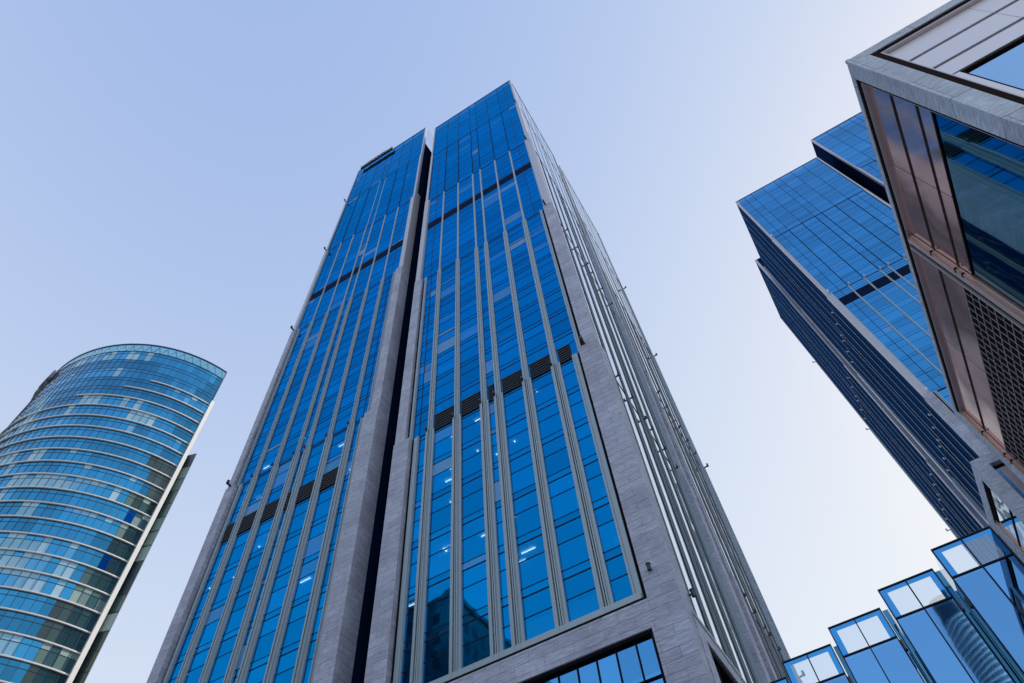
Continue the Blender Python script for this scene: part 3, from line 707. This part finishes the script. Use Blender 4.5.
def foreground():
    top = Z(1.0); z0 = 0.12; rc = 0.42
    # stone frame: corner pier, far pier, roof bands
    mb = MB(); mb.box(Xf, Xf + 0.42, Yf, Yf + 0.47, z0, top); mb.build('stone_pier', M['fstone'], fb, bevel=0.05)
    # slim double arris along the corner
    mb = MB(); mb.box(Xf - 0.025, Xf + 0.06, Yf - 0.025, Yf + 0.06, z0, top); mb.build('corner_bead', M['fstone'], fb, bevel=0.02)
    mb = MB(); mb.box(Xf, Xf + 0.42, 21.32, Yend, z0, top); mb.build('stone_pier', M['fstone'], fb, bevel=0.04)
    mb = MB(); mb.box(Xf, Xf + 0.42, Yf + .47, 21.32, Z(.9885), top); mb.box(Xf + .42, Xback, Yf, Yf + .42, Z(.9793), top); mb.build('roof_band', M['fstone'], fb, bevel=0.04)
    mb = MB(); mb.box(Xf + .06, Xback, Yf + .06, Yend, top + .003, top + 0.12); mb.build('roof', M['concrete'], fb)
    # --- face looking to -X
    xr = Xf + 0.15                      # panel plane
    y0, yj, ye = 8.25, 13.5, 21.32
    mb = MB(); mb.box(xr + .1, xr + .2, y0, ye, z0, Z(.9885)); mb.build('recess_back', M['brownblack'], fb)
    mb = MB()
    mb.box(Xf + .02, Xf + .24, y0, y0 + .07, z0, Z(.9885)); mb.box(Xf + .02, Xf + .24, y0, ye, Z(.982), Z(.9885)); mb.build('shadow_frame', M['brownblack'], fb)
    mb = MB()
    mb.box(Xf + .05, Xf + .25, y0 + .075, y0 + .12, z0, Z(.9815)); mb.box(Xf + .05, Xf + .2, y0 + .125, ye, Z(.9775), Z(.9815)); mb.build('trim_frame', M['pinktrim'], fb)
    zs = [(.9775, .9193), (.9097, .8584), (.8500, .8244)]
    for (ya, yb, rows) in ((8.44, 13.32, zs), (13.98, 21.1, zs[:2])):
        for (zt, zb) in rows:
            k0 = ya
            seg = [(ya, (ya + yb) / 2 - 0.01), ((ya + yb) / 2 + 0.01, yb)]
            for (a, b) in seg:
                mb = MB(); mb.quad([(xr, a, Z(zb)), (xr, b, Z(zb)), (xr, b, Z(zt)), (xr, a, Z(zt))], 0, (random.random(), random.random()))
                mb.quad([(xr, a, Z(zb)), (xr, b, Z(zb)), (xr + .09, b, Z(zb)), (xr + .09, a, Z(zb))], 0, (0.5, 0.5))
                mb.build('bronze_panel', M['bronze'], fb)
    # copper jambs and the pink mullion between the two bays
    for (ya, yb, ze) in ((13.32, 13.5, .972), (21.1, 21.32, .972)):
        mb = MB(); mb.box(Xf + .04, xr + .09, ya + .06, yb, z0, Z(ze)); mb.box(Xf + .1, Xf + .13, ya + .03, ya + .06, z0, Z(ze), 1)
        z = Z(.8998)
        for zq in (.914, .854, .837): mb.box(Xf + .03, xr + .08, ya + .045, yb + .004, Z(zq) - .03, Z(zq) + .03, 2)
        mb.build('copper_jamb', [M['copper'], M['pinktrim'], M['brownblack']], fb)
    mb = MB(); mb.box(Xf + .02, Xf + .2, 13.5, 13.62, z0, Z(.978)); mb.box(Xf + .02, Xf + .2, 13.80, 13.86, z0, Z(.978)); mb.box(Xf + .08, Xf + .19, 13.62, 13.80, z0, Z(.978), 1)
    mb.build('bay_mullion', [M['pinktrim'], M['brownblack']], fb)
    # window of the first bay
    fr = MB(); fr.box(xr + .0, xr + .1, 8.44, 8.5, z0, Z(.8235)); fr.box(xr + .0, xr + .1, 8.5, 13.32, Z(.8210), Z(.8235))
    f = fr.build('window', M['brownblack'], fb)
    mb = MB(); z = Z(.8210)
    while z > .2:
        zb = max(.12, z - 4.4); mb.quad([(xr + .03, 8.5, zb), (xr + .03, 13.32, zb), (xr + .03, 13.32, z), (xr + .03, 8.5, z)], 0, (random.random(), random.random())); z = zb
    mb.build('pane', M['fwin'], f)
    # grille of the second bay: vertical-direction and horizontal bars in front of a dark recess
    mb = MB(); zt = Z(.857)
    mb.box(xr - .02, xr + .06, 13.98, 14.06, z0, zt)
    n = 25
    for k in range(n + 1):
        y = 14.06 + k * (21.1 - 14.06) / n; mb.box(xr + .01, xr + .022, y - .012, y + .012, z0, zt)
    z = zt
    while z > 0.3: mb.box(xr - .002, xr + .009, 14.06, 21.1, z - .014, z + .014); z -= .64
    z = zt - .32
    while z > .3: mb.box(xr + .0, xr + .02, 14.06, 21.1, z - .008, z + .008); z -= .64
    mb.build('grille', M['mesh'], fb)
    # --- face looking to -Y
    yr = Yf + 0.16
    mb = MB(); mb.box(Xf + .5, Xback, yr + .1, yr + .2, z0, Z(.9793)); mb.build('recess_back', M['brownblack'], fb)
    mb = MB(); mb.box(Xf + .422, Xf + .60, Yf + .03, yr + .1, z0, Z(.9793)); mb.box(Xf + .6, Xback, Yf + .03, yr + .1, Z(.9745), Z(.9793)); mb.build('shadow_frame', M['brownblack'], fb)
    mb = MB(); mb.box(Xf + .602, Xf + .66, Yf + .06, yr + .08, z0, Z(.974)); mb.box(Xf + .66, Xback, Yf + .06, yr + .08, Z(.969), Z(.974)); mb.build('trim_frame', M['pinktrim'], fb)
    for (zt, zb) in ((.9685, .9180), (.9110, .8655), (.8585, .8250)):
        xs = [Xf + .662, 9.69, 12.6, 15.5, 18.4, 21.3, 24.2, 27.1, 30, 33]
        for a, b in zip(xs[:-1], xs[1:]):
            mb = MB(); mb.box(a + .006, b - .006, yr, yr + .09, Z(zb), Z(zt)); mb.build('metal_panel', M['cladding'], fb)
    fr = MB(); fr.box(Xf + .662, Xf + .88, yr, yr + .09, z0, Z(.8215)); fr.box(Xf + .88, Xf + .92, yr + .005, yr + .09, z0, Z(.8215), 1)
    fr.box(Xf + .92, Xback, yr + .005, yr + .09, Z(.8185), Z(.8215), 1)
    for k in range(1, 10): fr.box(Xf + .88 + k * 2.9 - .04, Xf + .88 + k * 2.9 + .04, yr + .005, yr + .09, z0, Z(.8185), 1)
    f = fr.build('window', [M['cladding'], M['brownblack']], fb)
    mb = MB()
    for k in range(9):
        a = Xf + .92 + k * 2.9; z = Z(.8185)
        while z > .2:
            zb = max(.12, z - 4.4); mb.quad([(a, yr + .06, zb), (a + 2.9, yr + .06, zb), (a + 2.9, yr + .06, z), (a, yr + .06, z)], 0, (random.random(), random.random())); z = zb
    mb.build('pane', M['fwin_blue'], f)
    # hidden sides
    mb = MB(); mb.box(Xf + .42, Xback, Yend - .3, Yend, z0, top - .01); mb.box(Xback - .3, Xback, Yf + .42, Yend - .3, z0, top - .01); mb.build('rear_wall', M['fstone'], fb)
    # --- lower wing behind, standing half a metre further out
    HW = 17.0 + H; xw, yw, yw2 = 6.41, 22.54, 46.0
    wg = MB(); wg.box(xw, xw + .42, yw, yw + .45, z0, HW); wg.box(xw, xw + .42, yw + .45, yw2, HW - .5, HW); wg.box(xw + .42, 30, yw, yw + .45, HW - .38, HW - .003)
    wg.box(xw, xw + .42, 25.55, 26.2, z0, HW - .5)
    wing = wg.build('wing_stone_frame', M['fstone'], fb, bevel=0.05)
    mb = MB(); mb.box(xw + .42, 30, yw + .25, yw + .45, z0, HW - .38); mb.build('recess_back', M['brownblack'], wing)
    mb = MB(); mb.box(xw + .62, xw + 3.5, yw + .18, yw + .24, z0, HW - .56); mb.build('metal_panel', M['pinktrim'], wing)
    mb = MB(); mb.box(xw + .425, xw + .62, yw + .2, yw + .245, z0, HW - .55); mb.build('blue_return', M['fwin_blue'], wing)
    mb = MB(); mb.box(xw + .02, xw + .2, yw + .452, yw + .52, z0, HW - .55); mb.box(xw + .02, xw + .2, yw + .455, 25.5, HW - .58, HW - .505); mb.build('shadow_frame', M['brownblack'], wing)
    mb = MB(); mb.box(xw + .03, xw + .2, yw + .525, yw + .56, z0, HW - .6); mb.build('trim_frame', M['pinktrim'], wing)
    mb = MB()
    for zt, zb in ((HW - .72, HW - 1.75), (HW - 1.83, HW - 4), (HW - 4.1, HW - 8), (HW - 8.1, .2)):
        mb.quad([(xw + .07, yw + .6, zb), (xw + .07, 25.3, zb), (xw + .07, 25.3, zt), (xw + .07, yw + .6, zt)], 0, (random.random(), random.random()))
    mb.build('pane', M['fwin_pale'], wing)
    mb = MB(); mb.box(xw + .04, xw + .22, yw + .56, 25.3, HW - .72, HW - .6); 
    for zz in (1.79, 4.05, 8.05): mb.box(xw + .05, xw + .215, yw + .6, 25.3, HW - zz - .04, HW - zz + .04)
    mb.box(xw + .22, xw + .3, yw + .56, 25.5, z0, HW - .6)
    mb.build('window_bar', M['brownblack'], wing)
    mb = MB(); mb.box(xw + .03, xw + .2, 25.3, 25.55, z0, HW - .6); mb.build('copper_jamb', M['copper'], wing)
    mb = MB(); mb.box(xw + .1, 30, yw + .3, yw2, HW - .9, HW - .62); mb.build('roof', M['concrete'], wing)
M['fwin_pale'] = glass('pale_window', (0.70, 0.78, 0.84), opac=0.93, wave=0.05, wscale=0.8, trans=(0.3, 0.5, 0.5))
foreground()

# ------------------------------------------------------------------ stepped glass annex between the two buildings
an = thing('glass_annex', 'low stepped glass annex of tall blue bays with clear parapet panes, bottom right', 'building', (0, 29, 0))
M['a_glass'] = glass('annex_glass', (0.125, 0.35, 0.70), opac=0.94, trans=(0.1, 0.3, 0.5), tilt=0.003, wave=0.012)
M['a_frame'] = plain('annex_black_frame', (0.008, 0.013, 0.028), 0.5, 0.0, spec=0.2)
M['a_side'] = glass('annex_side_glass', (0.06, 0.20, 0.34), opac=1.0)
def clear_glass(name, refl, tint, fac):
    mt, n, l, b = newmat(name); out = n['Material Output']
    b.inputs['Metallic'].default_value = 1; b.inputs['Roughness'].default_value = 0.01; b.inputs['Base Color'].default_value = (*refl, 1)
    tc = n.new('ShaderNodeTexCoord'); nz = n.new('ShaderNodeTexNoise'); nz.inputs['Scale'].default_value = 0.7; l.new(tc.outputs['Object'], nz.inputs['Vector'])
    bp = n.new('ShaderNodeBump'); bp.inputs['Strength'].default_value = 0.02; l.new(nz.outputs['Fac'], bp.inputs['Height']); l.new(bp.outputs[0], b.inputs['Normal'])
    tr = n.new('ShaderNodeBsdfTransparent'); tr.inputs['Color'].default_value = (*tint, 1)
    ms = n.new('ShaderNodeMixShader'); ms.inputs[0].default_value = fac
    l.new(tr.outputs[0], ms.inputs[1]); l.new(b.outputs[0], ms.inputs[2]); l.new(ms.outputs[0], out.inputs['Surface'])
    return mt
M['a_clear'] = clear_glass('clear_parapet_glass', (0.55, 0.75, 1.0), (0.86, 0.90, 0.92), 0.36)
M['a_frit'] = glass('blue_frit_border', (0.06, 0.30, 0.68), opac=1.0)
def annex():
    HT = 17.0 + H; PZ = HT - 0.0775 * 17
    bays = [(4.18, 6.41, 26.40), (1.785, 3.99, 27.55), (-0.64, 1.57, 28.72), (-3.04, -0.865, 29.86), (-5.45, -3.25, 31.0)]
    for i, (x0, x1, y) in enumerate(bays):
        xm = (x0 + x1) / 2
        bay = bpy.data.objects.new('glass_bay', None); COL.objects.link(bay); bay.parent = an; bay['_org'] = an['_org']
        t = 0.045
        fr = MB()
        for (a, b) in ((x0, x0 + t), (xm - t / 2, xm + t / 2), (x1 - t, x1)): fr.box(a, b, y - .03, y + .09, .12, HT)
        fr.box(x0 + t, xm - t / 2, y - .028, y + .088, HT - .05, HT - .002); fr.box(xm + t / 2, x1 - t, y - .028, y + .088, HT - .05, HT - .002)
        for (a, b) in ((x0 + t, xm - t / 2), (xm + t / 2, x1 - t)):
            z = PZ
            while z > .5: fr.box(a, b, y - .028, y + .088, z - .028, z + .028); z -= 5.2
        fr.build('bay_frame', M['a_frame'], bay)
        for j, (a, b) in enumerate(((x0 + t, xm - t / 2), (xm + t / 2, x1 - t))):
            z = PZ
            while z > .5:
                zb = max(.12, z - 5.2)
                mb = MB(); mb.quad([(a, y + .02, zb), (b, y + .02, zb), (b, y + .02, z), (a, y + .02, z)], 0, (random.random(), random.random())); mb.build('glass_panel', M['a_glass'], bay); z = zb
            za, zb = PZ + .028, HT - .05
            la = a + (.22 if j == 0 else .0); lb = b - (.0 if j == 0 else .20); zt = zb - .20
            mb = MB()
            mb.quad([(la, y + .02, za), (lb, y + .02, za), (lb, y + .02, zt), (la, y + .02, zt)]); mb.build('clear_pane', M['a_clear'], bay)
            mb = MB(); r = (.5, .5)
            mb.quad([(a, y + .02, zt), (b, y + .02, zt), (b, y + .02, zb), (a, y + .02, zb)], 0, r)
            if j == 0: mb.quad([(a, y + .02, za), (la, y + .02, za), (la, y + .02, zt), (a, y + .02, zt)], 0, r)
            else: mb.quad([(lb, y + .02, za), (b, y + .02, za), (b, y + .02, zt), (lb, y + .02, zt)], 0, r)
            mb.build('frit_border', M['a_frit'], bay)
        # side return going back to the next bay
        yb = (bays[i + 1][2] if i + 1 < len(bays) else y + 1.15) + .25
        mb = MB(); mb.quad([(x0 + .02, y + .1, .12), (x0 + .02, yb, .12), (x0 + .02, yb, PZ), (x0 + .02, y + .1, PZ)], 0, (.4, .6)); mb.build('side_glazing', M['a_side'], bay)
        mb = MB(); mb.quad([(x0 + .02, y + .1, PZ), (x0 + .02, yb, PZ), (x0 + .02, yb, HT - .1), (x0 + .02, y + .1, HT - .1)]); mb.build('side_parapet', M['a_clear'], bay)
        mb = MB(); mb.box(x0 - .19, x0 + .02, yb - .04, yb, .12, HT - .05); mb.box(x0 - .1, x0 - .05, y + .5, y + .55, .12, PZ - .2); mb.build('corner_post', M['a_side'], bay)
        mb = MB(); mb.box(x0 + .06, x1 + .1, y + .1, 36, PZ - .5, PZ - .1); mb.build('terrace_slab', M['concrete'], bay)
    mb = MB(); mb.box(-5.3, 6.3, 33.4, 33.6, .12, PZ - .6); mb.build('back_wall', M['core'], an)
annex()

# ------------------------------------------------------------------ buildings across the street, seen as reflections in the glass
ob = thing('office_block', 'dark office block with small windows, mirrored in the lowest panes of the middle tower', 'building', (-68, -40, 0))
def opposite():
    # mirror plane y = 32.3
    yv = 64.6
    y1 = yv - 90; x1 = -61.5; z1 = 85.8 + H
    mb = MB(); mb.box(-92, x1, y1 - 45, y1, .0, z1); mb.build('wall', M['ob_stone'], ob)
    mb = MB(); mb.box(-92.4, x1 + .5, y1 - 45.4, y1 + .5, z1 + .003, z1 + 1.2); mb.build('cornice', M['ob_stone'], ob)
    items = []
    for k in range(20):
        zb = z1 - 5.4 - k * 4.0
        if zb < 3: break
        for j in range(9):
            x = x1 - 1.8 - j * 3.3
            items.append((100 - k, lambda mb, x=x, zb=zb: mb.box(x - 1.7, x, y1 - .1, y1 + .05, zb, zb + 2.5)))
        for j in range(13):
            y = y1 - 1.8 - j * 3.3
            items.append((90 - k, lambda mb, y=y, zb=zb: mb.box(x1 - .1, x1 + .05, y - 1.7, y, zb, zb + 2.5)))
    emit_parts('window', items, M['ob_win'], ob)
M['ob_stone'] = plain('dark_office_stone', (0.10, 0.105, 0.12), 0.8)
M['ob_win'] = plain('black_office_window', (0.01, 0.012, 0.016), 0.2)
opposite()
rt_ = thing('round_tower', 'pale banded round tower, mirrored as a striped column in the stepped annex glass', 'skyscraper', (51.0, -345, 0))
def round_t():
    c = (0.130 * 400, 55.1 - 400); R = 9.6; h = 0.566 * 400 + H
    def ring(r, z0, z1, mb, mi, n=40):
        mb.prism([(c[0] + r * math.cos(2 * math.pi * k / n), c[1] + r * math.sin(2 * math.pi * k / n)) for k in range(n)], z0, z1, mi)
    mb = MB(); ring(R - .4, 0, h - 9, mb, 0); mb.build('glass_shaft', M['rt_glass'], rt_)
    mb = MB(); z = 3
    while z < h - 12: ring(R, z, z + 1.2, mb, 0); z += 3.0
    o = mb.build('floor_band', M['rt_band'], rt_); o['kind'] = 'stuff'
    mb = MB(); ring(R - 1.2, h - 9, h, mb, 0); mb.build('crown', M['rt_glass'], rt_)
M['rt_glass'] = plain('dark_round_tower_glass', (0.04, 0.06, 0.09), 0.2, 0.6)
M['rt_band'] = plain('pale_round_tower_band', (0.60, 0.62, 0.62), 0.5, 0.15)
round_t()
for o in bpy.data.objects:
    if '_org' in o: del o['_org']
